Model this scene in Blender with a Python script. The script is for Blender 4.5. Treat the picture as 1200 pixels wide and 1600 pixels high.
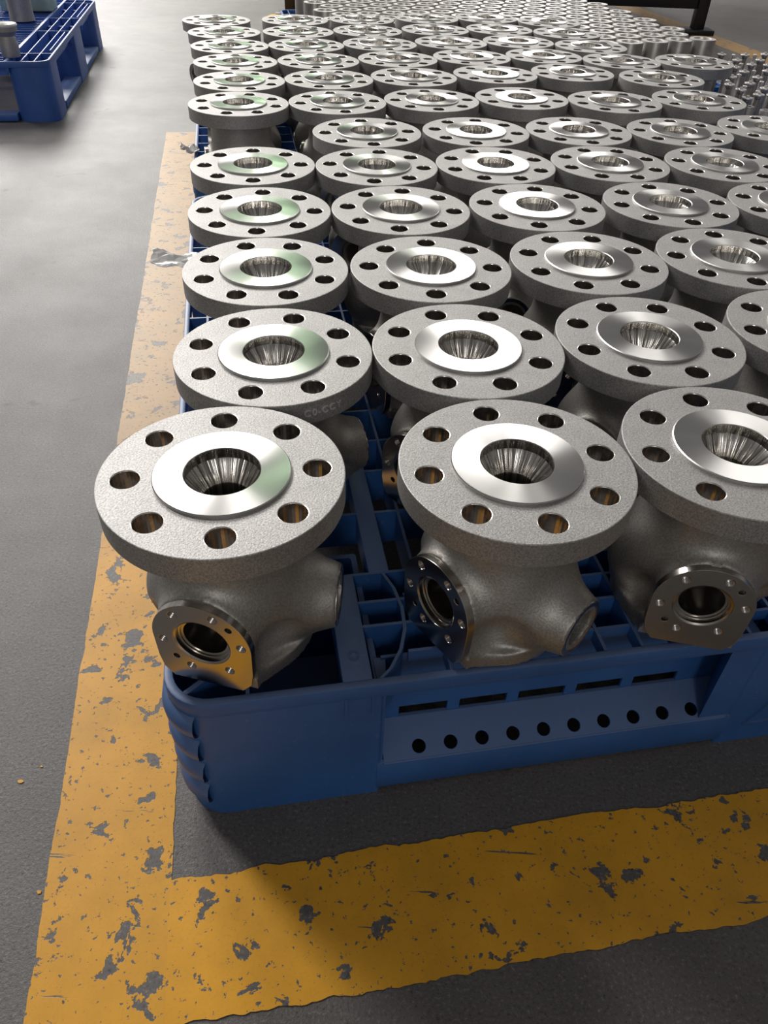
import bpy, bmesh, math, random
import numpy as np
from mathutils import Vector, Matrix
for o in list(bpy.data.objects): bpy.data.objects.remove(o)
S = bpy.context.scene; COL = S.collection
R = math.radians
# ------------------------------------------------------------------ camera
HP = .158                      # pallet height
HV = .155                      # valve height
ZT = HP + HV                   # plane of the flange tops
F_PX, PITCH, ROLL, CH = 1181.74, .7134954, .0402865, ZT + .3158826
cam_d = bpy.data.cameras.new('camera'); cam = bpy.data.objects.new('camera', cam_d); COL.objects.link(cam)
cam_d.sensor_fit = 'HORIZONTAL'; cam_d.sensor_width = 36; cam_d.lens = 36 * F_PX / 1200
cam_d.clip_start = .02; cam_d.clip_end = 200
_F = Vector((0, math.cos(PITCH), -math.sin(PITCH))); _U = Vector((0, math.sin(PITCH), math.cos(PITCH))); _Rt = Vector((1, 0, 0))
_ex = math.cos(ROLL) * _Rt + math.sin(ROLL) * _U; _ey = -math.sin(ROLL) * _Rt + math.cos(ROLL) * _U
M = Matrix.Identity(4)
for i in range(3): M[i][0] = _ex[i]; M[i][1] = _ey[i]; M[i][2] = -_F[i]
M[2][3] = CH
cam.matrix_world = M
S.camera = cam
# ------------------------------------------------------------------ world, lights, exposure
S.view_settings.view_transform = 'Standard'; S.view_settings.look = 'None'
S.view_settings.gamma = 1; S.view_settings.use_curve_mapping = False
S.view_settings.exposure = 0.0
w = bpy.data.worlds.new('hall_air'); S.world = w; w.use_nodes = True
w.node_tree.nodes['Background'].inputs[0].default_value = (1.0, .97, .95, 1)
w.node_tree.nodes['Background'].inputs[1].default_value = .15
def strip(name, az, d0, d1, h, width, power, color=(1, .96, .93), yaw=None):
    """a run of overhead lights: a long flat panel under the roof, from d0 to d1 metres away"""
    a = R(az); ld = bpy.data.lights.new(name, 'AREA'); ld.shape = 'RECTANGLE'
    ld.size = width; ld.size_y = d1 - d0; ld.energy = power; ld.color = color
    o = bpy.data.objects.new(name, ld); COL.objects.link(o)
    m = (d0 + d1) / 2
    o.location = (math.sin(a) * m, math.cos(a) * m, h); o.rotation_euler = (0, 0, -a)
    return o
strip('strip_light', 7.5, 10, 36, 7, 1.3, 1150)
strip('strip_light', -23, 12, 21, 7, 4.2, 3300)
strip('strip_light', -45, 6, 13, 7, 1.5, 900)
strip('strip_light', -9, 9, 34, 6.5, .14, 150, (.66, 1, .60))  # unseen green strip, added to tint the sheen on the left raised faces
strip('strip_light', 36, 10, 30, 7, 1.6, 500)
strip('strip_light', 178, 9, 24, 7, 2, 750)

# ------------------------------------------------------------------ helpers
def tag(o, label=None, cat=None, group=None, kind=None):
    if label: o['label'] = label
    if cat: o['category'] = cat
    if group: o['group'] = group
    if kind: o['kind'] = kind
    return o
def link(name, me, mat=None, parent=None):
    o = bpy.data.objects.new(name, me); COL.objects.link(o)
    if mat and not me.materials: me.materials.append(mat)
    if parent: o.parent = parent
    return o
def empty(name, loc, rz=0):
    o = bpy.data.objects.new(name, None); COL.objects.link(o)
    o.location = loc; o.rotation_euler = (0, 0, rz); o.empty_display_size = .02
    return o
def smooth(me, ang=35):
    me.polygons.foreach_set('use_smooth', [True] * len(me.polygons))
    bm = bmesh.new(); bm.from_mesh(me)
    for e in bm.edges:
        if len(e.link_faces) == 2 and e.calc_face_angle(0) > R(ang): e.smooth = False
    bm.to_mesh(me); bm.free(); me.update(); return me
class MB:
    def __init__(s): s.bm = bmesh.new()
    def box(s, x0, x1, y0, y1, z0, z1):
        vs = [s.bm.verts.new(p) for p in [(x0,y0,z0),(x1,y0,z0),(x1,y1,z0),(x0,y1,z0),(x0,y0,z1),(x1,y0,z1),(x1,y1,z1),(x0,y1,z1)]]
        for f in [(0,3,2,1),(4,5,6,7),(0,1,5,4),(1,2,6,5),(2,3,7,6),(3,0,4,7)]: s.bm.faces.new([vs[i] for i in f])
        return s
    def prism(s, pts, axis, a, b):
        """polygon pts extruded along axis ('x','y','z') from a to b"""
        def P(p, t):
            return {'x': (t, p[0], p[1]), 'y': (p[0], t, p[1]), 'z': (p[0], p[1], t)}[axis]
        A = [s.bm.verts.new(P(p, a)) for p in pts]; B = [s.bm.verts.new(P(p, b)) for p in pts]
        s.bm.faces.new(A[::-1]); s.bm.faces.new(B); n = len(pts)
        for i in range(n): s.bm.faces.new([A[i], A[(i+1) % n], B[(i+1) % n], B[i]])
        return s
    def lathe(s, prof, n=64, off=(0, 0, 0), closed=False):
        rings = []
        for r, z in prof:
            if r < 1e-7: rings.append([s.bm.verts.new((off[0], off[1], off[2] + z))])
            else: rings.append([s.bm.verts.new((off[0] + r*math.cos(2*math.pi*k/n), off[1] + r*math.sin(2*math.pi*k/n), off[2] + z)) for k in range(n)])
        pr = list(zip(rings, rings[1:])) + ([(rings[-1], rings[0])] if closed else [])
        for a, b in pr:
            for k in range(n):
                k2 = (k+1) % n
                if len(a) == 1 and len(b) == 1: continue
                if len(a) == 1: s.bm.faces.new([a[0], b[k2], b[k]])
                elif len(b) == 1: s.bm.faces.new([a[k], a[k2], b[0]])
                else: s.bm.faces.new([a[k], a[k2], b[k2], b[k]])
        return s
    def mesh(s, name, mat=None, bevel=0, ang=35, seg=2):
        bmesh.ops.recalc_face_normals(s.bm, faces=s.bm.faces)
        if bevel:
            es = [e for e in s.bm.edges if len(e.link_faces) == 2 and e.calc_face_angle(0) > R(30)]
            bmesh.ops.bevel(s.bm, geom=es, offset=bevel, segments=seg, profile=.5, affect='EDGES', clamp_overlap=True)
        me = bpy.data.meshes.new(name); s.bm.to_mesh(me); s.bm.free(); smooth(me, ang)
        if mat: me.materials.append(mat)
        return me
def circ(r, n=32, c=(0, 0), a0=0):
    return [(c[0] + r*math.cos(a0 + 2*math.pi*k/n), c[1] + r*math.sin(a0 + 2*math.pi*k/n)) for k in range(n)]
def plate(name, loops, z0, z1, bevel=0, mats=None):
    """flat plate with holes; first loop is the outline"""
    cu = bpy.data.curves.new(name, 'CURVE'); cu.dimensions = '2D'; cu.fill_mode = 'BOTH'
    for lp in loops:
        sp = cu.splines.new('POLY'); sp.points.add(len(lp) - 1); sp.use_cyclic_u = True
        for p, q in zip(sp.points, lp): p.co = (q[0], q[1], 0, 1)
    cu.extrude = (z1 - z0) / 2 - bevel
    if bevel: cu.bevel_depth = bevel; cu.bevel_resolution = 1; cu.offset = -bevel
    o = bpy.data.objects.new(name, cu); COL.objects.link(o)
    dg = bpy.context.evaluated_depsgraph_get()
    me = bpy.data.meshes.new_from_object(o.evaluated_get(dg))
    bpy.data.objects.remove(o); bpy.data.curves.remove(cu)
    bm = bmesh.new(); bm.from_mesh(me); bmesh.ops.remove_doubles(bm, verts=bm.verts, dist=1e-6)
    bmesh.ops.translate(bm, verts=bm.verts, vec=(0, 0, (z0 + z1) / 2))
    bmesh.ops.recalc_face_normals(bm, faces=bm.faces)
    bm.to_mesh(me); bm.free(); me.name = name; me.materials.clear(); smooth(me, 12)
    for m in (mats or []): me.materials.append(m)
    return me
def surface_nets(sdf, lo, hi, h, name):
    """smooth mesh of the zero level of a signed distance function (numpy)"""
    ax = [np.arange(lo[i], hi[i] + h, h) for i in range(3)]
    X, Y, Z = np.meshgrid(*ax, indexing='ij'); V = sdf(X, Y, Z)
    s = V < 0
    nx, ny, nz = V.shape
    cs = np.zeros((nx-1, ny-1, nz-1), int)
    for dx in (0, 1):
        for dy in (0, 1):
            for dz in (0, 1): cs += s[dx:nx-1+dx, dy:ny-1+dy, dz:nz-1+dz]
    act = (cs > 0) & (cs < 8)
    acc = np.zeros((nx-1, ny-1, nz-1, 3)); cnt = np.zeros((nx-1, ny-1, nz-1))
    for a in range(3):
        b, c = [(1, 2), (0, 2), (0, 1)][a]
        for db in (0, 1):
            for dc in (0, 1):
                o0 = [0, 0, 0]; o0[b] = db; o0[c] = dc
                o1 = list(o0); o1[a] = 1
                v0 = V[o0[0]:nx-1+o0[0], o0[1]:ny-1+o0[1], o0[2]:nz-1+o0[2]]
                v1 = V[o1[0]:nx-1+o1[0], o1[1]:ny-1+o1[1], o1[2]:nz-1+o1[2]]
                cr = (v0 < 0) != (v1 < 0)
                t = np.where(cr, v0 / np.where(cr, v0 - v1, 1), 0)
                for k in range(3):
                    acc[..., k] += np.where(cr, (t if k == a else o0[k]), 0)
                cnt += cr
    idx = -np.ones(act.shape, int); ii = np.argwhere(act); idx[act] = np.arange(len(ii))
    P = (acc[act] / cnt[act][:, None] + ii) * h + np.array(lo)
    quads = []
    for a in range(3):
        b, c = [(1, 2), (2, 0), (0, 1)][a]
        sl0 = [slice(1, -1)] * 3; sl0[a] = slice(0, -1); sl1 = list(sl0); sl1[a] = slice(1, None)
        f0 = s[tuple(sl0)]; f1 = s[tuple(sl1)]
        for flip in (0, 1):
            e = np.argwhere((f0 != f1) & (f0 == bool(flip)))
            base = e + 1; base[:, a] -= 1
            def cell(ob, oc):
                q = base.copy(); q[:, b] += ob; q[:, c] += oc
                return idx[q[:, 0], q[:, 1], q[:, 2]]
            Q = np.stack([cell(-1, -1), cell(0, -1), cell(0, 0), cell(-1, 0)], 1)
            if not flip: Q = Q[:, ::-1]
            quads.append(Q)
    Q = np.concatenate(quads); Q = Q[(Q >= 0).all(1)]
    me = bpy.data.meshes.new(name); me.from_pydata(P.tolist(), [], Q.tolist()); me.update()
    bm = bmesh.new(); bm.from_mesh(me); bmesh.ops.recalc_face_normals(bm, faces=bm.faces); bm.to_mesh(me); bm.free()
    return me

# ------------------------------------------------------------------ materials
class NT:
    def __init__(s, name):
        s.m = bpy.data.materials.new(name); s.m.use_nodes = True; s.t = s.m.node_tree
        s.b = s.t.nodes['Principled BSDF']
    def n(s, typ, **k):
        nd = s.t.nodes.new(typ)
        for a, v in k.items(): setattr(nd, a, v)
        return nd
    def l(s, a, b): s.t.links.new(a, b)
    def obj(s):
        return s.n('ShaderNodeTexCoord').outputs['Object']
    def noise(s, vec, scale, det=3, rough=.5, dist=0):
        nd = s.n('ShaderNodeTexNoise'); s.l(vec, nd.inputs['Vector'])
        nd.inputs['Scale'].default_value = scale; nd.inputs['Detail'].default_value = det
        nd.inputs['Roughness'].default_value = rough; nd.inputs['Distortion'].default_value = dist
        return nd.outputs[0]
    def ramp(s, fac, stops):
        nd = s.n('ShaderNodeValToRGB'); s.l(fac, nd.inputs[0]); e = nd.color_ramp.elements
        while len(e) < len(stops): e.new(.5)
        for q, (p, c) in zip(e, stops):
            q.position = p; q.color = (c, c, c, 1) if isinstance(c, (int, float)) else (*c, 1)
        return nd.outputs[0]
    def mix(s, fac, a, b, blend='MIX'):
        nd = s.n('ShaderNodeMix', data_type='RGBA', blend_type=blend)
        for sock, v in ((nd.inputs[0], fac), (nd.inputs[6], a), (nd.inputs[7], b)):
            if isinstance(v, (int, float)): sock.default_value = v
            elif isinstance(v, tuple): sock.default_value = (*v, 1)
            else: s.l(v, sock)
        return nd.outputs[2]
    def math(s, op, a, b=0):
        nd = s.n('ShaderNodeMath', operation=op)
        for i, v in enumerate((a, b)):
            if isinstance(v, (int, float)): nd.inputs[i].default_value = v
            else: s.l(v, nd.inputs[i])
        return nd.outputs[0]
    def bump(s, h, strength, dist):
        nd = s.n('ShaderNodeBump'); s.l(h, nd.inputs['Height'])
        nd.inputs['Strength'].default_value = strength; nd.inputs['Distance'].default_value = dist
        s.l(nd.outputs[0], s.b.inputs['Normal'])
    def set(s, **k):
        for a, v in k.items():
            sock = s.b.inputs[a.replace('_', ' ')]
            if isinstance(v, tuple): sock.default_value = (*v, 1)
            elif isinstance(v, (int, float)): sock.default_value = v
            else: s.l(v, sock)
        return s

def m_blast(name, c, rough, grain=900, contrast=.25):
    t = NT(name); o = t.obj(); n1 = t.noise(o, grain, 2, .6); n2 = t.noise(o, 45, 3)
    lo = tuple(x*(1-contrast) for x in c); hi = tuple(min(1, x*(1+contrast)) for x in c)
    col = t.ramp(n1, [(.3, lo), (.7, hi)])
    col = t.mix(.35, col, t.ramp(n2, [(.3, tuple(x*.8 for x in c)), (.7, tuple(min(1, x*1.15) for x in c))]))
    t.set(Base_Color=col, Metallic=.85, Roughness=rough); t.bump(n1, .55, .0004)
    return t.m
M_FLANGE = m_blast('blasted_steel', (.44, .43, .42), .60, 780, .45)
M_CAST = m_blast('cast_steel', (.42, .405, .38), .50, 600, .28)
def m_turned(name, c, rough, aniso=.85, freq=2600):
    t = NT(name); o = t.obj()
    sp = t.n('ShaderNodeSeparateXYZ'); t.l(o, sp.inputs[0])
    x2 = t.math('MULTIPLY', sp.outputs[0], sp.outputs[0]); y2 = t.math('MULTIPLY', sp.outputs[1], sp.outputs[1])
    r = t.math('SQRT', t.math('ADD', x2, y2))
    wv = t.n('ShaderNodeTexNoise', noise_dimensions='1D'); t.l(r, wv.inputs['W']); wv.inputs['Scale'].default_value = freq; wv.inputs['Detail'].default_value = 3
    tg = t.n('ShaderNodeTangent', direction_type='RADIAL', axis='Z'); t.l(tg.outputs[0], t.b.inputs['Tangent'])
    col = t.ramp(wv.outputs[0], [(.3, tuple(x*.86 for x in c)), (.7, c)])
    t.set(Base_Color=col, Metallic=1.0, Roughness=rough, Anisotropic=aniso)
    return t.m
M_FACE = m_turned('turned_steel', (.74, .73, .71), .29, .9)
M_PORT = m_turned('polished_steel', (.58, .55, .51), .21, .3)
def m_plain(name, c, metal=0, rough=.5, n=None):
    t = NT(name); o = t.obj(); v = t.noise(o, n or 60, 3)
    t.set(Base_Color=t.ramp(v, [(.3, tuple(x*.85 for x in c)), (.7, tuple(min(1, x*1.1) for x in c))]), Metallic=metal, Roughness=rough)
    return t.m
def m_bore():
    t = NT('bored_steel'); o = t.obj(); mp = t.n('ShaderNodeVectorMath', operation='MULTIPLY'); t.l(o, mp.inputs[0]); mp.inputs[1].default_value = (1, 1, 0)
    nm = t.n('ShaderNodeVectorMath', operation='NORMALIZE'); t.l(mp.outputs[0], nm.inputs[0])
    v = t.noise(nm.outputs[0], 7, 2, .55)
    t.set(Base_Color=t.ramp(v, [(.35, (.30, .28, .26)), (.62, (.80, .78, .74))]), Metallic=1.0, Roughness=.2); t.bump(v, .6, .004)
    return t.m
M_BORE = m_bore()
M_HOLE = m_plain('drilled_steel', (.50, .46, .43), 1.0, .24, 300)
M_EDGE = m_plain('bright_edge', (.85, .83, .8), 1.0, .25)
M_THREAD = m_plain('thread_steel', (.6, .57, .53), 1.0, .25)
def m_plastic(name, c):
    t = NT(name); o = t.obj(); v = t.noise(o, 9, 4); s = t.noise(o, 140, 4, .7)
    col = t.ramp(v, [(.3, tuple(x*.8 for x in c)), (.7, tuple(x*1.15 for x in c))])
    scuff = t.ramp(s, [(.60, 0), (.74, 1)])
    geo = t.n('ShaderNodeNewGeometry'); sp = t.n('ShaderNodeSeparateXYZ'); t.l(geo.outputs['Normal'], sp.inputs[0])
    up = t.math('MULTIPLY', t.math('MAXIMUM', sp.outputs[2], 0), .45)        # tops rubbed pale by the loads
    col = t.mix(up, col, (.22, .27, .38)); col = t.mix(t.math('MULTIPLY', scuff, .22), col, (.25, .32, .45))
    t.set(Base_Color=col, Roughness=.42); t.bump(s, .08, .0006)
    return t.m
M_BLUE = m_plastic('blue_plastic', (.030, .115, .34))
M_BLUE2 = m_plastic('worn_blue_plastic', (.04, .12, .42))
def floor_group(t, o):
    a = t.noise(o, 1.6, 5, .6); b = t.noise(o, 330, 4, .75); c = t.noise(o, 22, 5, .65)
    base = t.ramp(a, [(.3, (.10, .092, .088)), (.7, (.18, .168, .16))])
    base = t.mix(t.ramp(c, [(.35, 0), (.75, .35)]), base, (.075, .068, .064))
    base = t.mix(t.ramp(b, [(.56, 0), (.68, .7)]), base, (.30, .28, .255))
    base = t.mix(t.ramp(b, [(.32, .85), (.45, 0)]), base, (.03, .028, .027))
    rough = t.ramp(t.noise(o, 6, 5, .65), [(.3, .42), (.75, .52)])
    return base, rough, b, c
def m_floor():
    t = NT('concrete'); o = t.obj(); base, rough, b, c = floor_group(t, o)
    mk = t.noise(o, 9, 2, .5, 1.5); base = t.mix(t.ramp(mk, [(.70, 0), (.76, .7)]), base, (.03, .028, .028))
    t.set(Base_Color=base, Roughness=rough); t.bump(b, .5, .0015); return t.m
M_FLOOR = m_floor()
def m_paint(name, c, chip=.0, dirt_glare_col=None):
    t = NT(name); o = t.obj(); base, rough, b, cc = floor_group(t, o)
    blob = t.ramp(t.noise(o, 34, 5, .62, .35), [(.605 - chip, 0), (.611 - chip, 1)])
    blob = t.math('MAXIMUM', blob, t.ramp(t.noise(o, 17, 6, .62, .2), [(.640 - chip, 0), (.645 - chip, 1)]))
    speck = t.ramp(t.noise(o, 170, 4, .65), [(.635 - chip*.6, 0), (.645 - chip*.6, 1)])
    mp = t.n('ShaderNodeMapping'); t.l(o, mp.inputs[0]); mp.inputs['Rotation'].default_value = (0, 0, R(-32)); mp.inputs['Scale'].default_value = (4, 60, 1)
    scr = t.ramp(t.noise(mp.outputs[0], 1.3, 4, .7, .3), [(.675, 0), (.685, 1)])
    k = t.math('MAXIMUM', t.math('MAXIMUM', blob, speck), scr)
    v = t.noise(o, 14, 5, .6)
    y = t.ramp(v, [(.3, tuple(x*.82 for x in c)), (.7, tuple(min(1, x*1.1) for x in c))])
    if dirt_glare_col:
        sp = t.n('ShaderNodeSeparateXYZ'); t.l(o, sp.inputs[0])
        dirt_glare = t.n('ShaderNodeMapRange'); t.l(sp.outputs[1], dirt_glare.inputs[0]); dirt_glare.inputs[1].default_value = .60; dirt_glare.inputs[2].default_value = .86; dirt_glare.inputs[3].default_value = 0; dirt_glare.inputs[4].default_value = .75  # farther off, grazing glare and dirt are both mixed into the paint colour
        y = t.mix(t.math('MULTIPLY', dirt_glare.outputs[0], t.ramp(t.noise(o, 20, 4, .7), [(.2, 1), (.8, .5)])), y, dirt_glare_col)
    y = t.mix(t.ramp(t.noise(o, 500, 2, .6), [(.55, 0), (.8, .25)]), y, (.30, .17, .03))
    t.set(Base_Color=t.mix(k, y, base), Roughness=.48); t.bump(t.math('SUBTRACT', 1.0, k), .35, .0008)
    return t.m
M_YELLOW = m_paint('yellow_paint', (.80, .385, .016))
M_YELLOW2 = m_paint('worn_glare_yellow_paint', (.76, .37, .022), .012, (.25, .195, .12))
M_BLACK = m_plain('black_paint', (.012, .014, .018), 0, .4)
M_WALL = m_plain('wall_paint', (.55, .54, .52), 0, .8, 2)
M_WHITE = m_plain('white_plastic', (.75, .75, .72), 0, .35)

# ------------------------------------------------------------------ pallet frame of reference: u across, v away
YAW = R(11.2); PO = Vector((-.155, .314, 0))
EU = Vector((math.cos(YAW), math.sin(YAW), 0)); EV = Vector((-math.sin(YAW), math.cos(YAW), 0))
def uv(u, v, z=0): return PO + EU*u + EV*v + Vector((0, 0, z))

# ------------------------------------------------------------------ floor and its markings
me = MB().box(-20, 22, -14, 44, -.1, 0).mesh('floor', M_FLOOR); tag(link('floor', me), kind='structure')
for nm, bx in (('wall_left', (-20.2, -20, -14, 44)), ('wall_right', (22, 22.2, -14, 44)), ('wall_back', (-20, 22, 44, 44.2)), ('wall_front', (-20, 22, -14.2, -14))):
    tag(link(nm, MB().box(*bx, 0, 4.5).mesh(nm, M_WALL)), kind='structure')
def marking(name, mat, a, b, w0, w1, seed, jit=.0006, z=.0006):
    """painted band from a to b (world xy), offsets w0..w1 to the left of its direction, ragged edges"""
    rnd = random.Random(seed); a = Vector(a); b = Vector(b); L = (b-a).length; d = (b-a)/L; nrm = Vector((-d.y, d.x))
    n = int(min(L / .004, 500)); bm = bmesh.new(); rows = []
    j0 = j1 = 0
    for i in range(n+1):
        t = L*i/n; j0 = j0*.8 + rnd.uniform(-jit, jit); j1 = j1*.8 + rnd.uniform(-jit, jit)
        p = a + d*t; rows.append((bm.verts.new((*(p + nrm*(w0 + j0)), z)), bm.verts.new((*(p + nrm*(w1 + j1)), z))))
    for r, q in zip(rows, rows[1:]): bm.faces.new([r[0], q[0], q[1], r[1]])
    bmesh.ops.recalc_face_normals(bm, faces=bm.faces)
    if sum(f.normal.z for f in bm.faces) < 0: bmesh.ops.reverse_faces(bm, faces=bm.faces)
    me = bpy.data.meshes.new(name); bm.to_mesh(me); bm.free(); me.materials.append(mat)
    return tag(link(name, me), kind='structure')
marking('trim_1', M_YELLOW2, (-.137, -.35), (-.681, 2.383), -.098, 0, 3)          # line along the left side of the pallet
marking('trim_2', M_YELLOW, (-.160, .261), (1.5, .593), -.102, 0, 5, .0011, .0009)        # line along the front
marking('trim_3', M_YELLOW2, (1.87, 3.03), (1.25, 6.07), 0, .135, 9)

# ------------------------------------------------------------------ valve body
NPORT = R(100)        # direction of the nozzle from the flanged port
def smin(a, b, k):
    h = np.clip(.5 + .5*(b-a)/k, 0, 1); return b*(1-h) + a*h - k*h*(1-h)
def body_sdf(X, Y, Z):
    r = np.hypot(X, Y)
    def capz(rr, z0, z1): return np.maximum(r - rr, np.maximum(z0 - Z, Z - z1))
    neck = capz(50, 60, 137)
    core = (np.sqrt((r/58)**2 + ((Z-58)/52)**2) - 1) * 50
    foot = capz(57, 2, 16)
    d = smin(neck, core, 14); d = smin(d, foot, 8)
    port = np.maximum(np.hypot(Y, Z-52) - 37, np.maximum(8 - X, X - 75))
    low = np.maximum(np.abs(Y) - 36, np.maximum(np.maximum(Z - 52, 5 - Z), np.maximum(8 - X, X - 75)))
    port = np.minimum(port, low)
    d = smin(d, port, 12)
    c, s = math.cos(NPORT), math.sin(NPORT)
    A = X*c + Y*s; B = -X*s + Y*c
    rr = 43 - (A - 20) * .325
    noz = np.maximum((np.hypot(B, Z-45) - rr) * .95, np.maximum(5 - A, A - 78))
    d = smin(d, noz, 12)
    A2, B2 = -(X*c + Y*s), B
    lobe = (np.sqrt(((A2-30)/38)**2 + (B2/38)**2 + ((Z-46)/43)**2) - 1)*38; d = smin(d, lobe, 12)
    back = (np.sqrt(((X+38)/32)**2 + (Y/32)**2 + ((Z-50)/36)**2) - 1)*32; d = smin(d, back, 12)
    for a in (NPORT/2, -NPORT/2 + R(8)):                        # hollows between the bosses, above the foot
        q = np.sqrt((X - 67*math.cos(a))**2 + (Y - 67*math.sin(a))**2 + ((Z-36)*1.15)**2) - 22
        d = -smin(-d, q, 10)
    d = np.maximum(d, X - 57.6)                                    # machined flat of the port
    d = np.maximum(d, A - 78)
    d = np.maximum(d, 1 - Z)
    d = np.maximum(d, Z - 137)
    # bores
    d = np.maximum(d, -np.maximum(r - 17, 30 - Z))
    d = np.maximum(d, -np.maximum(np.hypot(Y, Z-52) - 17.2, 0 - X))
    d = np.maximum(d, -np.maximum(np.hypot(B, Z-45) - 15, 0 - A))
    return d
me_body = surface_nets(body_sdf, (-80, -84, -4), (72, 88, 141), 1.6, 'body')
me_body.transform(Matrix.Scale(.001, 4)); smooth(me_body, 50); me_body.materials.append(M_CAST)
TF = .020; H0 = .0025                  # flange thickness; raised face height
Z1 = HV - H0 + .0                      # the fitted ellipse is the flange top plane
Z1 = HV
def flange_mesh():
    loops = [circ(.0825, 96)] + [circ(.0096, 28, (.0635*math.cos(k*math.pi/4 + math.pi/8), .0635*math.sin(k*math.pi/4 + math.pi/8))) for k in range(8)] + [circ(.0268, 64)]
    me = plate('flange', loops, Z1 - TF, Z1, .0007, [M_FLANGE, M_HOLE, M_EDGE])
    for p in me.polygons:
        c = p.center; n = p.normal
        for k in range(8):
            a = k*math.pi/4 + math.pi/8; dd = math.hypot(c.x - .0635*math.cos(a), c.y - .0635*math.sin(a))
            if dd < .0112 and abs(n.z) < .98: p.material_index = 1 if abs(n.z) < .2 else 2
    return me
me_flange = flange_mesh()
me_face = MB().lathe([(.0256, Z1 - .001), (.0256, Z1 + H0 - .0004), (.026, Z1 + H0), (.0455, Z1 + H0), (.0462, Z1 + H0 - .0006), (.0462, Z1 - .001)], 96, closed=True).mesh('raised_face', M_FACE)
me_bore = MB().lathe([(.0256, Z1 + H0 - .001), (.0256, Z1 - .0055), (.0250, Z1 - .0062), (.0162, Z1 - .019), (.0156, Z1 - .021), (.0156, Z1 - .060),
                      (.0175, Z1 - .060), (.0175, Z1 - .021), (.0262, Z1 - .0055), (.0262, Z1 + H0 - .001)], 80, closed=True).mesh('bore', M_BORE)
# turned materials need their local z on the part's own axis: port parts get their own frame
def port_parts():
    out = [(37.2*math.cos(R(x)), 37.2*math.sin(R(x))) for x in range(0, 181, 5)] + [(-36.2, -24), (-34.0, -36), (-27, -44.5), (27, -44.5), (34.0, -36), (36.2, -24)]
    out = [(x*.001, y*.001) for x, y in out]
    hs = []
    for a in (0, 60, 120, 180, 240, 300): hs.append(circ(.0036, 16, (.0302*math.cos(R(a+8)), .0302*math.sin(R(a+8)))))
    for a in (35, 215): hs.append(circ(.0026, 14, (.0302*math.cos(R(a+8)), .0302*math.sin(R(a+8)))))
    face = plate('port_face', [out, circ(.0215, 48)] + hs, -.0050, .0014, .0003, [M_PORT])
    b = MB(); b.lathe([(.0214, .0012), (.0200, .0004), (.0198, -.0030), (.0186, -.0033), (.0184, -.0043), (.0166, -.0046), (.0164, -.034), (.0174, -.034), (.0174, -.0049), (.0218, -.0049), (.0222, -.001)], 56, closed=True)
    ring = b.mesh('port_bore', M_PORT)
    t = MB()
    if 1:
        cx, cy = 0, 0; prof = []
        for k in range(5): prof += [(.0037, .0010 - k*.0011), (.0031, .00045 - k*.0011)]
        prof += [(.0001, -.0046)]
        t.lathe(prof, 12, (cx, cy, 0))
    th = t.mesh('bolt_thread', M_HOLE)
    return face, ring, th
me_pface, me_pring, me_pth = port_parts()
b = MB()
prof = [(.0236, -.0006), (.0236, .0006), (.0195, .0006), (.0185, 0)]
for k in range(7): prof += [(.0180, -.001 - k*.002), (.0166, -.002 - k*.002)]
prof += [(.0158, -.030), (.0190, -.030), (.0205, -.0004)]
b.lathe(prof, 56, closed=True); me_noz = b.mesh('nozzle_ring', M_HOLE)
PM = Matrix(((0, 0, 1, .0622), (1, 0, 0, 0), (0, 1, 0, .052), (0, 0, 0, 1)))
NM = Matrix.Rotation(NPORT, 4, 'Z') @ Matrix(((0, 0, 1, .0778), (1, 0, 0, 0), (0, 1, 0, .045), (0, 0, 0, 1)))
def valve(x, y, port_deg, label, threads=True):
    t = empty('valve_body', (x, y, HP), R(port_deg))
    tag(t, label, 'valve body', 'flanged valve bodies set out in rows on the blue pallets')
    link('body', me_body, None, t); link('flange', me_flange, None, t); link('raised_face', me_face, None, t); link('bore', me_bore, None, t)
    f = link('port_face', me_pface, None, t); f.matrix_local = PM
    if threads:
        link('port_bore', me_pring, None, f)
        for a in (0, 60, 120, 180, 240, 300): link('bolt_thread', me_pth, None, f).location = (.0302*math.cos(R(a+8)), .0302*math.sin(R(a+8)), 0)
    f = link('nozzle_ring', me_noz, None, t); f.matrix_local = NM
    return t
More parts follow.
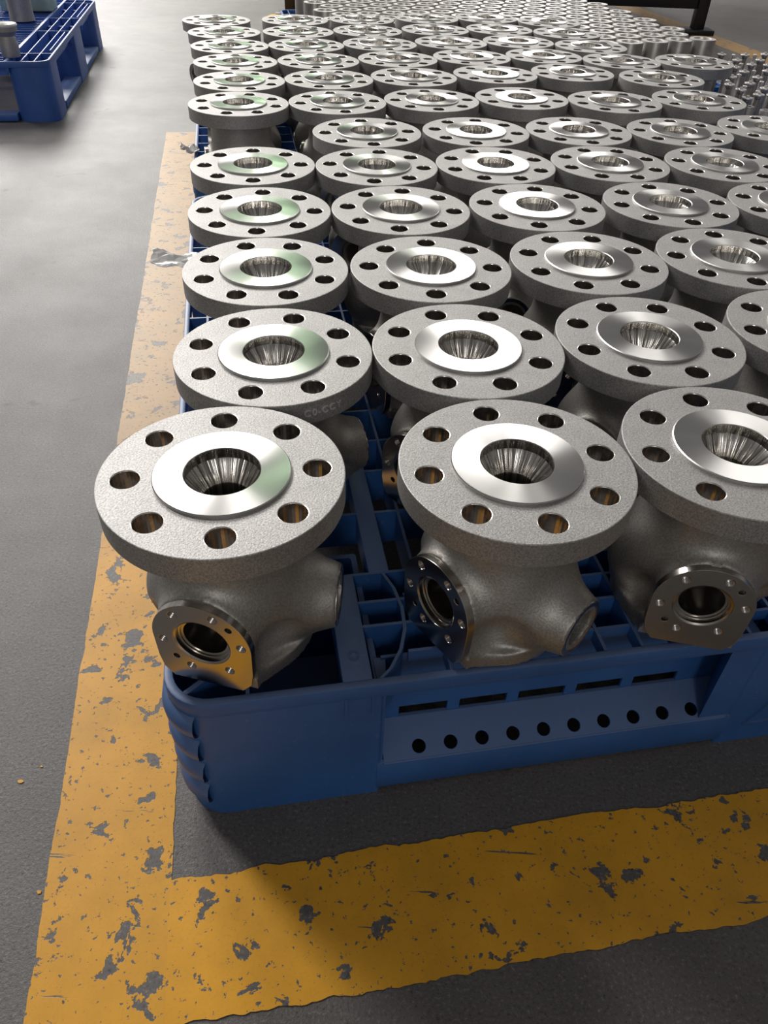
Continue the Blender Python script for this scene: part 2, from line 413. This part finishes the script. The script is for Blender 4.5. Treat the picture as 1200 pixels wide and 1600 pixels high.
ROWS = [
 [(-0.1093,0.3976,-103),(0.0909,0.4222,-142.3),(0.2545,0.4529,-101)],
 [(-0.0974,0.5627,-76),(0.0665,0.5859,-133),(0.2292,0.6164,-133),(0.3950,0.6482,-60)],
 [(-0.1281,0.7300,-85),(0.0379,0.7516,-154),(0.2051,0.7839,-126.5),(0.3683,0.8115,-110)],
 [(-0.1587,0.8926,None),(0.0056,0.9173,None),(0.1713,0.9459,None),(0.3412,0.9747,None),(0.5057,0.9930,None)],
 [(-0.1934,1.0623,None),(-0.0286,1.0793,None),(0.1345,1.1073,None),(0.2978,1.1344,None),(0.4649,1.1534,None)],
 [(-0.0488,1.2435,None),(0.1182,1.2720,None),(0.2815,1.2991,None),(0.4459,1.3178,None),(0.6057,1.3610,None)],
 [(-0.2679,1.3839,None),(-0.1065,1.4204,None),(0.0538,1.4616,None),(0.2147,1.5024,None),(0.3802,1.5036,None),(0.5410,1.5426,None)],
 [(-0.2946,1.5483,None),(-0.1347,1.5910,None),(0.0237,1.6403,None),(0.1840,1.6928,None),(0.3431,1.7382,None),(0.5172,1.7177,None)],
 [(-0.3301,1.7099,None),(-0.1693,1.7529,None),(-0.0092,1.8025,None),(0.1479,1.8544,None),(0.3071,1.8998,None),(0.4710,1.8766,None),(0.6346,1.9015,None)],
 [(-0.3704,1.8704,None),(-0.2105,1.9131,None),(-0.0514,1.9626,None),(0.1098,2.0154,None),(0.2691,2.0608,None),(0.4345,2.0383,None)],
 [(-0.4122,2.0305,None),(-0.2462,2.0747,None),(-0.0855,2.1245,None),(0.0780,2.1778,None),(0.2390,2.2236,None),(0.4049,2.2053,None)],
 [(-0.4612,2.1886,None),(-0.2729,2.2381,None),(-0.1076,2.2885,None),(0.0602,2.3474,None),(0.2195,2.3921,None),(0.3834,2.3694,None)],
]
ORD = ['front', 'second', 'third', 'fourth', 'fifth', 'sixth', 'seventh', 'eighth', 'ninth', 'tenth', 'eleventh', 'twelfth', 'thirteenth', 'fourteenth', 'fifteenth', 'sixteenth', 'seventeenth', 'eighteenth', 'nineteenth', 'twentieth', 'twenty-first', 'twenty-second', 'twenty-third', 'twenty-fourth']
def pos(i, n):
    if i == 0: return 'leftmost'
    if i == n-1: return 'rightmost'
    return ORD[i] + ' from the left'
SPECIAL = {(0, 0): 'grey steel flanged valve body standing on the blue pallet corner, drilled port facing front-left',
           (0, 1): 'grey steel flanged valve body in front row middle, drilled port turned left',
           (0, 2): 'grey steel flanged valve body at right end of front row, drilled port facing viewer',
           (1, 0): 'grey steel flanged valve body with raised lettering on its flange edge, second row leftmost'}
rnd = random.Random(11)
SIDE_GAP = {}
VALVES = {}
for ri, row in enumerate(ROWS):
    n = len(row); rn = 'back' if ri == len(ROWS)-1 else ORD[ri]
    for ci, (x, y, a) in enumerate(row):
        if a is None: a = rnd.uniform(-180, 180)
        lab = SPECIAL.get((ri, ci)) or 'grey steel flanged valve body, %s in the %s row%s' % (pos(ci, n), rn, '' if rn in ('front', 'back') else ' from the front')
        VALVES[ri, ci] = valve(x, y, a, lab, ri < 3)
# raised lettering on the rim of one flange
M_LETTER = m_plain('highlight_steel', (.62, .61, .59), .35, .45)  # paler steel: highlights on the raised letters are put into the colour
def rim_text(parent, txt, size, az):
    cu = bpy.data.curves.new('lettering', 'FONT'); cu.body = txt; cu.size = size; cu.extrude = .0009; cu.align_x = 'CENTER'; cu.align_y = 'CENTER'; cu.space_character = 1.15
    o = bpy.data.objects.new('lettering', cu); COL.objects.link(o)
    me = bpy.data.meshes.new_from_object(o.evaluated_get(bpy.context.evaluated_depsgraph_get()))
    bpy.data.objects.remove(o)
    for v in me.vertices:
        x, y, z = v.co; rr = .0826 + z; a = az + x/.0825
        v.co = (rr*math.cos(a), rr*math.sin(a), Z1 - TF/2 + y)
    me.materials.clear(); me.materials.append(M_LETTER)
    link('lettering', me, None, parent)
rim_text(VALVES[1, 0], 'C0-CCY', .0085, R(-55) - R(-76))

# ------------------------------------------------------------------ pallets
def rounded(u0, u1, v0, v1, r, n=8):
    P = []
    for cx, cy, a0 in ((u1-r, v1-r, 0), (u0+r, v1-r, 90), (u0+r, v0+r, 180), (u1-r, v0+r, 270)):
        for k in range(n+1): P.append((cx + r*math.cos(R(a0 + 90*k/n)), cy + r*math.sin(R(a0 + 90*k/n))))
    return P
def ring(P, Q, z0, z1, bm):
    n = len(P); L = []
    for pts, z in ((P, z0), (P, z1), (Q, z1), (Q, z0)): L.append([bm.verts.new((*p, z)) for p in pts])
    for a, b2 in zip(L, L[1:] + L[:1]):
        for k in range(n): bm.faces.new([a[k], a[(k+1) % n], b2[(k+1) % n], b2[k]])
def leg_outline(u0, u1, v0, v1, i, j, nu, nv, n=6):
    P = []
    for cx, cy, sx, sy, a0, out in ((u1, v1, -1, -1, 0, i == nu-1 and j == nv-1), (u0, v1, 1, -1, 90, i == 0 and j == nv-1), (u0, v0, 1, 1, 180, i == 0 and j == 0), (u1, v0, -1, 1, 270, i == nu-1 and j == 0)):
        r = .033 if out else .003
        for k in range(n+1): P.append((cx + sx*r + r*math.cos(R(a0 + 90*k/n)), cy + sy*r + r*math.sin(R(a0 + 90*k/n))))
    return P
def pallet(loc, yaw, W, D, H, label, mat, opens_u, detailed=False, ribs_u=None, ribs_v=None, side='open', flat=()):
    t = empty('plastic_pallet', loc, yaw); tag(t, label, 'pallet', 'blue plastic pallets')
    zt = H
    # rim
    b = MB(); ring(rounded(0, W, 0, D, .035), rounded(.007, W-.007, .007, D-.007, .029), zt-.016, zt, b.bm)
    link('rim', b.mesh('rim', mat, .0015), None, t)
    # deck ribs
    k = 0
    for v in ribs_v:
        me = MB().box(.006, W-.006, v-.0014, v+.0014, zt-.040, zt-.0012).mesh('rib', mat); link('rib', me, None, t)
    for u, (a, b2) in ribs_u:
        if detailed and a < .03: m_ = MB().prism([(a, zt-.014), (.035, zt-.014), (.035, zt-.038), (b2, zt-.038), (b2, zt-.0009), (a, zt-.0009)], 'x', u-.0014, u+.0014)
        else: m_ = MB().box(u-.0014, u+.0014, a, b2, zt-.038, zt-.0009)
        me = m_.mesh('rib', mat); link('rib', me, None, t)
    for (a, b2, c, d) in flat:
        me = MB().box(a, b2, c, d, zt-.030, zt-.0005).mesh('deck_bar', mat, .001); link('deck_bar', me, None, t)
    # legs: blocks at the ends of the openings
    ul = [0] + [x for o in opens_u for x in o] + [W]; legs_u = list(zip(ul[0::2], ul[1::2]))
    vl = [0, .16, D/2-.09, D/2+.09, D-.16, D]; legs_v = list(zip(vl[0::2], vl[1::2]))
    for i, (a, b2) in enumerate(legs_u):
        for j, (c, d) in enumerate(legs_v):
            r = .035 if (i in (0, len(legs_u)-1)) and j in (0, len(legs_v)-1) and not (detailed and j == 0 and i) else .012
            mb = MB()
            ou = leg_outline(a+.001, b2-.001, c+.001, d-.001, i, j, len(legs_u), len(legs_v)) if detailed else rounded(a+.001, b2-.001, c+.001, d-.001, min(r, .4*(b2-a)), 6); iu = leg_outline(a+.006, b2-.006, c+.006, d-.006, i, j, len(legs_u), len(legs_v)) if detailed else rounded(a+.006, b2-.006, c+.006, d-.006, min(r, .4*(b2-a))*.8, 6)
            ring(ou, iu, .012 if False else 0, zt-.0155, mb.bm)
            lg = link('leg', mb.mesh('leg', mat), None, t)
            # bottom plate inside the leg
            me = MB().prism(iu, 'z', 0, .006).mesh('leg_floor', mat); link('leg_floor', me, None, lg)
            if i == 0 and j == 0 and detailed:          # the four bulges round the outer corner
                for q in range(4):
                    z = .128 - q*.032; m2 = MB(); P = []
                    arc = [(.004 - .0, d-.01)] + [(.036 - .036*math.cos(R(x)), .036 - .036*math.sin(R(x))) for x in range(0, 66, 8)]
                    rows = []
                    for (x, y) in arc:
                        nx, ny = (-1, 0) if y > .036 else ((x-.036)/.036, (y-.036)/.036)
                        rows.append([m2.bm.verts.new((x + nx*o_ + .001, y + ny*o_, z + h_)) for o_, h_ in ((-.001, .013), (.004, .010), (.0065, .002), (.006, -.006), (.002, -.012), (-.001, -.013))])
                    for r1, r2 in zip(rows, rows[1:]):
                        for e in range(5): m2.bm.faces.new([r1[e], r1[e+1], r2[e+1], r2[e]])
                    link('corner_bulge', m2.mesh('corner_bulge', mat, ang=60), None, lg)
    # bottom runners
    for (a, b2) in ([] if detailed else opens_u):
        for c in (0, D-.05):
            me = MB().box(a, b2, c+.004, c+.046, .002, .022).mesh('bottom_rail', mat, .003); link('bottom_rail', me, None, t)
    for j in range(2):
        for c in (0, W-.06):
            me = MB().box(c+.003, c+.057, vl[1+2*j], vl[2+2*j], .002, .022).mesh('bottom_rail', mat, .003); link('bottom_rail', me, None, t)
    return t
A_RU = []
ribs_u = [(.063, (.045, .17)), (.113 - .02, (.006, .045))]
ru = []
x = .182
while x < 1.49:
    ru.append((x, (.007, .120))); x += .0295 if False else .034
ru2 = [(.03 + .06*k, (.2, 1.085)) for k in range(25)]
RV = [.0265, .052, .079, .118, .198, .262, .314, .372, .44, .5, .56, .62, .68, .74, .8, .86, .92, .98, 1.04]
OPA = [(.165, .485), (.59, .90), (1.01, 1.33)]
def fix_ribs():
    out = [(.062, (.007, .12))]
    x = .218
    while x < 1.48: out.append((x, (.007, .118))); x += .0315
    for k in range(25):
        u = .03 + .06*k
        if abs(u - .17) > .03: out.append((u, (.118, 1.093)))
    return out
pa = pallet(PO, YAW, 1.5, 1.1, HP, 'blue plastic pallet under the front rows of valve bodies', M_BLUE, OPA, True, fix_ribs(), [.118, .198, .262, .314] + RV[7:],
            flat=[(.133, .156, .004, .118), (.170, .188, .118, .320)])
# short cross ribs of the front band, right of the curved rib, and the curved rib itself
for v in (.030, .062, .090):
    me = MB().box(.195 if v > .04 else .188, 1.494, v-.0014, v+.0014, HP-(.013 if v < .035 else .040), HP-.0014).mesh('rib', M_BLUE); link('rib', me, None, pa)
me = MB().box(.156, .2, .084, .0868, HP-.040, HP-.0014).mesh('rib', M_BLUE); link('rib', me, None, pa)
me = MB().box(.156, .2, .058, .0608, HP-.040, HP-.0014).mesh('rib', M_BLUE); link('rib', me, None, pa)
b = MB(); pts = [(.158, .004), (.170, .015), (.181, .032), (.188, .052), (.190, .075), (.187, .098), (.180, .119)]
o_ = [(x+.0028, y-.0003) for x, y in pts]
b.prism(pts + o_[::-1], 'z', HP-.045, HP-.0006); link('curved_rib', b.mesh('curved_rib', M_BLUE), None, pa)
b = MB(); b.prism([(.008, .030), (.030, .008), (.033, .010), (.036+.03, .036+.04), (.033+.03, .039+.04)], 'z', HP-.05, HP-.0012) if False else None
b.prism([(.012, .014), (.015, .011), (.063, .048), (.061, .051)], 'z', HP-.05, HP-.0010); link('diagonal_rib', b.mesh('diagonal_rib', M_BLUE), None, pa)
b = MB().lathe([(.0045, HP-.0008), (.0045, HP+.0002), (.0036, HP+.0002), (.0036, HP-.0008)], 24, (.1445, .030, 0), True); link('mould_mark', b.mesh('mould_mark', M_BLUE), None, pa)
# closed front of the openings: recessed wall with slots, sloping shelf with drain holes, rounded lip
for (a, b2) in OPA:
    n = 5; wd = .043; pitch = (b2 - a - .034) / n
    loops = [[(a+.002, .054), (b2-.002, .054), (b2-.002, HP-.012), (a+.002, HP-.012)]]
    for k in range(n):
        c = a + .020 + pitch*.945*k; loops.append([(c, .0625), (c+wd, .0625), (c+wd, .0760), (c, .0760)])
    me = plate('slotted_panel', loops, 0, .003, .0005, [M_BLUE]); me.transform(Matrix(((1,0,0,0),(0,0,1,.034),(0,1,0,0),(0,0,0,1))))
    link('slotted_panel', me, None, pa)
    L = math.hypot(.034, .018); ang = math.atan2(.018, .034)
    loops = [[(a+.002, 0), (b2-.002, 0), (b2-.002, L), (a+.002, L)]]
    for k in range(10): loops.append(circ(.0060, 20, (a + .034 + .0282*k*(b2-a)/.32, .0115)))
    me = plate('drain_shelf', loops, 0, .0025, .0004, [M_BLUE])
    me.transform(Matrix(((1,0,0,0),(0,math.cos(ang),-math.sin(ang),.001),(0,math.sin(ang),math.cos(ang),.0425),(0,0,0,1))))
    link('drain_shelf', me, None, pa)
    prof = [(.004, .004), (.0005, .008), (0, .028), (0, .040), (.001, .0455), (.004, .046), (.005, .0425), (.0055, .004)]
    me = MB().prism(prof, 'x', a-.004, b2+.004).mesh('bottom_lip', M_BLUE, ang=50); link('bottom_lip', me, None, pa)
    me = MB().prism([(b2-.028, 0.002), (b2+.002, .002), (b2+.002, .034), (b2-.004, .034)], 'z', .0465, HP-.014).mesh('side_gusset', M_BLUE); link('side_gusset', me, None, pa)
    me = MB().prism([(a-.004, .0035), (a+.001, .0035), (a+.006, .036), (a-.004, .036)], 'z', .004, HP-.014).mesh('side_gusset', M_BLUE); link('side_gusset', me, None, pa)
# raised triangle on the second front leg
b = MB(); T = [(.505, .028), (.545, .028), (.525, .066)]; c = (.525, .041); Ti = [(c[0]+(x-c[0])*.8, c[1]+(z-c[1])*.8) for x, z in T]
for i in range(3):
    j = (i+1) % 3; b.prism([T[i], T[j], Ti[j], Ti[i]], 'y', -.0012, .0016)
link('triangle_mark', b.mesh('triangle_mark', M_BLUE), None, pa)
# upright seam on the left leg and small overlap of the flat bar on the rim
for (u0, u1) in ((.1335, .1355), (.1545, .1560)):
    me = MB().box(u0, u1, -.0008, .002, HP-.036, HP-.014).mesh('seam', M_BLUE); link('seam', me, None, pa)
ribs2 = [(.03 + .06*k, (.007, 1.093)) for k in range(25)]
pb = pallet(uv(0, 1.13), YAW, 1.5, 1.1, HP, 'blue plastic pallet under the back rows of valve bodies', M_BLUE, OPA, False, ribs2, [.06*k for k in range(1, 18)])
pc = pallet(uv(.30, 2.26), YAW, 1.2, 1.0, HP, 'blue plastic pallet under the field of steel sleeves', M_BLUE, [(.16, .51), (.69, 1.04)], False, [(.03 + .06*k, (.007, .993)) for k in range(20)], [.06*k for k in range(1, 16)])

# empty pallet at the far left
PH2 = .158
ru = [(1.2 - .0395*k if False else 1.2 - x, (.0, 1.19)) for x, in ()]
W2 = 1.1
fl = [(W2-.122, W2-.112, .004, 1.196)]
pl_ru = [(W2-.076, (.007, 1.193)), (W2-.040, (.007, 1.193)), (W2-.020, (.17, .48)), (W2-.020, (.78, 1.10))]
pl_rv = [.125, .50, .76, 1.12]
pp = pallet(uv(-.425-W2, 2.26), YAW, W2, 1.2, PH2, 'blue plastic pallet with pale worn ribs at the top left, beyond the aisle', M_BLUE2, [(.12, .47), (.63, .98)], False, pl_ru, pl_rv, flat=fl)
for k in range(36):
    v = .03 + .032*k
    me = MB().box(.02, W2-.122, v-.0014, v+.0014, PH2-.040, PH2-.006).mesh('rib', M_BLUE2); link('rib', me, None, pp)

# ------------------------------------------------------------------ steel sleeves
SL_H = .130
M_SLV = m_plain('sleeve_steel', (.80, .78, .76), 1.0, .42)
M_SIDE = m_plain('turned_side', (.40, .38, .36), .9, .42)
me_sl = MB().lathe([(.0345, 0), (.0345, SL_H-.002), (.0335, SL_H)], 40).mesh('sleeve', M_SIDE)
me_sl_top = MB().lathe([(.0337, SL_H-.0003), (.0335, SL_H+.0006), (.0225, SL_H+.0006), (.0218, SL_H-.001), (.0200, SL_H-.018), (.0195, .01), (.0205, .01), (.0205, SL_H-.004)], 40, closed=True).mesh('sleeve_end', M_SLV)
a1 = Vector((.0715, .030)); a2 = Vector((-.0215, .0735)); p0 = Vector((.800, 2.375))
sl = []
allv = [Vector((x, y)) for row in ROWS for x, y, _ in row]
for j in range(13):
    row = []
    for i in range(0, 18):
        p = p0 + a2*j - a1*(i + (.5 if j % 2 else 0))
        lb = -.215 - (p.y - 2.41)*.30
        if p.x < lb + .03: continue
        if min((p - q).length for q in allv) < .0825 + .036: continue
        q = Vector((p.x + .155, p.y - .314)); u = q.x*EU.x + q.y*EU.y; v = q.x*EV.x + q.y*EV.y
        if 2.20 < v < 2.262 and False: continue
        if p.y > 3.12: continue
        row.append(p)
    if row: sl.append(row)
for j, row in enumerate(sl):
    row.sort(key=lambda p: p.x); n = len(row)
    for i, p in enumerate(row):
        t = empty('steel_sleeve', (p.x + rnd.uniform(-.0008, .0008), p.y + rnd.uniform(-.0008, .0008), HP), rnd.uniform(0, 6))
        tag(t, 'open steel sleeve, %s, %s sleeve row behind the valve bodies' % (pos(i, n), ORD[j]), 'sleeve', 'steel sleeves packed behind the valve bodies')
        link('tube', me_sl, None, t); link('sleeve_end', me_sl_top, None, t)

# ------------------------------------------------------------------ studs, pins, bushings at the right
ST_H = .105
me_shank = MB().lathe([(0, 0), (.0085, 0), (.0085, .012), (.0060, .013), (.0060, ST_H-.010), (.0075, ST_H-.008), (.0075, ST_H-.003)], 16).mesh('shank', M_SIDE)
me_head = MB().lathe([(0, ST_H+.004), (.0035, ST_H+.0035), (.004, ST_H), (.0115, ST_H), (.012, ST_H-.001), (.012, ST_H-.003), (.0115, ST_H-.004), (0, ST_H-.004)], 20).mesh('head', M_SLV)
me_pin = MB().lathe([(0, 0), (.0055, 0), (.0055, .085), (.0042, .092), (.0055, .097), (.005, .101), (0, .103)], 14).mesh('pin', M_SLV)
STUDS = [(0.843, 2.325), (0.793, 2.124), (0.779, 2.043), (0.746, 1.956), (0.86, 2.253), (0.826, 2.16), (0.907, 2.33), (0.83, 2.109), (0.756, 1.908), (0.88, 2.202), (0.8, 1.979), (0.743, 1.828), (0.924, 2.266), (0.841, 2.047), (0.967, 2.351), (0.921, 2.202), (0.78, 1.864), (0.893, 2.128), (0.818, 1.931), (0.972, 2.276), (0.865, 1.997), (0.922, 2.126), (0.809, 1.863), (0.851, 1.918)]
for k, (x, y) in enumerate(STUDS):
    t = empty('steel_stud', (x, y, HP), rnd.uniform(0, 6))
    tag(t, 'thin upright steel stud with disc head, %s among the studs' % pos(k, len(STUDS)), 'stud', 'upright steel studs at the right')
    link('shank', me_shank, None, t); link('head', me_head, None, t)
PINS = [(0.839, 2.245), (0.882, 2.345), (0.762, 2.017), (0.863, 2.226), (0.813, 2.089), (0.784, 1.962), (0.944, 2.358), (0.867, 2.142), (0.797, 1.915), (0.842, 2.018), (0.887, 2.088), (0.845, 1.96)]
for k, (x, y) in enumerate(PINS):
    o = link('steel_pin', me_pin); o.location = (x, y, HP)
    tag(o, 'thin round-tipped steel pin among the studs, %s of the pins' % pos(k, len(PINS)), 'pin', 'round-tipped pins among the studs')
me_bush = MB().lathe([(.0125, 0), (.0125, .084), (.0118, .085), (.006, .085), (.0055, .078), (.0055, 0)], 28, closed=True).mesh('bushing', M_FLANGE)
for p, lab in (((0.758, 1.843), 'small squat steel bushing beside the studs, left of two'), ((0.785, 1.814), 'small squat steel bushing at the right picture edge, right of two')):
    o = link('steel_bushing', me_bush); o.location = (*p, HP); tag(o, lab, 'bushing', 'squat bushings in front of the studs')

# ------------------------------------------------------------------ black steel table behind
tb = empty('steel_table', (.45, 4.53, 0), 0); tag(tb, 'black steel work table frame standing behind the sleeves at the top', 'table')
for (x, y) in ((-1.02, 0), (1.03, 0), (-1.02, 1.7), (1.03, 1.7)):
    lg = link('leg', MB().box(x-.028, x+.028, y-.028, y+.028, .02, .74).mesh('leg', M_BLACK, .003), None, tb)
    link('foot_plate', MB().box(x-.075, x+.075, y-.06, y+.06, 0.0005, .022).mesh('foot_plate', M_BLACK, .004), None, lg)
link('lower_rail', MB().box(-.99, 1.0, -.022, .022, .105, .19).mesh('lower_rail', M_BLACK, .003), None, tb)
link('lower_rail', MB().box(-.99, 1.0, 1.678, 1.722, .105, .19).mesh('lower_rail', M_BLACK, .003), None, tb)
link('table_top', MB().box(-1.1, 1.1, -.08, 1.78, .74, .78).mesh('table_top', M_BLACK, .004), None, tb)
me = MB().prism([(-.09, -.05), (.07, -.06), (.10, .05), (-.06, .07)], 'z', 0, .02).mesh('block', M_YELLOW, .004)
o = link('yellow_block', me); o.location = (-.60, 4.38, .001); tag(o, 'small yellow block on the floor by the left table foot', 'block')

# ------------------------------------------------------------------ castings on the far-left pallet
t = empty('pipe_fitting', (0, 0, 0)); tag(t, 'pale grey round fitting with a cupped flange on the far-left pallet', 'fitting')
t.location = (-1.135, 2.50, HP); t.scale = (.72, .72, .85)
link('body', MB().lathe([(0, 0), (.035, 0), (.037, .03), (.030, .06), (.045, .075), (.047, .09), (.043, .095), (.020, .088), (0, .070)], 40).mesh('body', M_FLANGE), None, t)
link('rim', MB().lathe([(.040, .0935), (.047, .096), (.050, .092), (.047, .088)], 40, closed=True).mesh('rim', M_WHITE), None, t)
def casting(x, y, r, h, lab):
    t = empty('cylindrical_casting', (x, y, HP)); tag(t, lab, 'casting', 'grey castings on the far-left pallet')
    link('body', MB().lathe([(0, 0), (r*1.05, 0), (r, .02), (r, h-.02), (r*1.12, h-.015), (r*1.12, h), (r*.5, h), (r*.5, h-.03), (0, h-.03)], 40).mesh('body', M_FLANGE), None, t)
    link('band', MB().lathe([(r*.99, h*.5), (r*1.03, h*.5+.004), (r*1.03, h*.5+.012), (r*.99, h*.5+.016)], 40, closed=True).mesh('band', M_CAST), None, t)
casting(-1.235, 2.56, .030, .07, 'stubby grey casting at the left picture edge on the far-left pallet')
casting(-1.335, 3.10, .040, .15, 'tall grey casting behind the cupped fitting on the far-left pallet')
casting(-1.44, 3.02, .045, .15, 'second tall grey casting at the top left picture corner')
o = link('plastic_box', MB().box(-.09, .09, -.06, .06, 0, .09).mesh('plastic_box', m_plain('pale_green', (.42, .55, .48), 0, .5), .004)); o.location = (-1.40, 3.34, HP); o.rotation_euler = (0, 0, YAW)
tag(o, 'pale green box at the back of the far-left pallet', 'box')

# ------------------------------------------------------------------ plastic film scraps and small chips
def film(name, loc, sx, sy, seed, lab, rz=0, tilt=0):
    rd = random.Random(seed); bm = bmesh.new(); N = 12; g = []
    ph = [rd.uniform(0, 6) for _ in range(6)]
    for i in range(N+1):
        rw = []
        for j in range(N+1):
            x = (i/N-.5)*sx; y = (j/N-.5)*sy*(1-.45*i/N)
            z = .004*math.sin(i/N*8 + ph[0] + j*.4) + .004*math.sin(j/N*9 + ph[1]) + rd.uniform(-.0015, .0015)
            rw.append(bm.verts.new((x + rd.uniform(-.002, .002), y + rd.uniform(-.002, .002), z)))
        g.append(rw)
    for i in range(N):
        for j in range(N): bm.faces.new([g[i][j], g[i+1][j], g[i+1][j+1], g[i][j+1]])
    me = bpy.data.meshes.new(name); bm.to_mesh(me); bm.free(); me.materials.append(M_FILM)
    o = link(name, me); o.location = loc; o.rotation_euler = (0, tilt, rz)
    md = o.modifiers.new('thickness', 'SOLIDIFY'); md.thickness = .0006
    return tag(o, lab, 'film', 'clear plastic film scraps')
t_ = NT('white_film'); t_.set(Base_Color=(.80, .80, .79), Roughness=.3); M_FILM = t_.m
film('plastic_film', (-.312, 1.075, .170), .085, .085, 2, 'crumpled white plastic film sticking out left of the fifth row', YAW + math.pi, R(-12))
film('plastic_film', (-.425, 1.640, .168), .035, .04, 5, 'small scrap of white plastic film at the pallet edge, farther back', YAW + math.pi, R(-10))
for k, (x, y, s, lab) in enumerate(((-.312, .342, .0026, 'small yellow paint flake on dark concrete, left of the yellow line'), (-.261, .249, .0022, 'tiny orange paint flake against the left edge of the yellow line'), (-.299, .357, .0012, 'tiniest yellow speck on dark concrete, upper of three'))):
    rd = random.Random(k); P = [(s*rd.uniform(.6, 1.3)*math.cos(a*.9), s*rd.uniform(.5, .9)*math.sin(a*.9)) for a in range(7)]
    o = link('paint_flake', MB().prism(P, 'z', 0, .0006).mesh('paint_flake', M_YELLOW)); o.location = (x, y, .0002)
    tag(o, lab, 'paint flake')
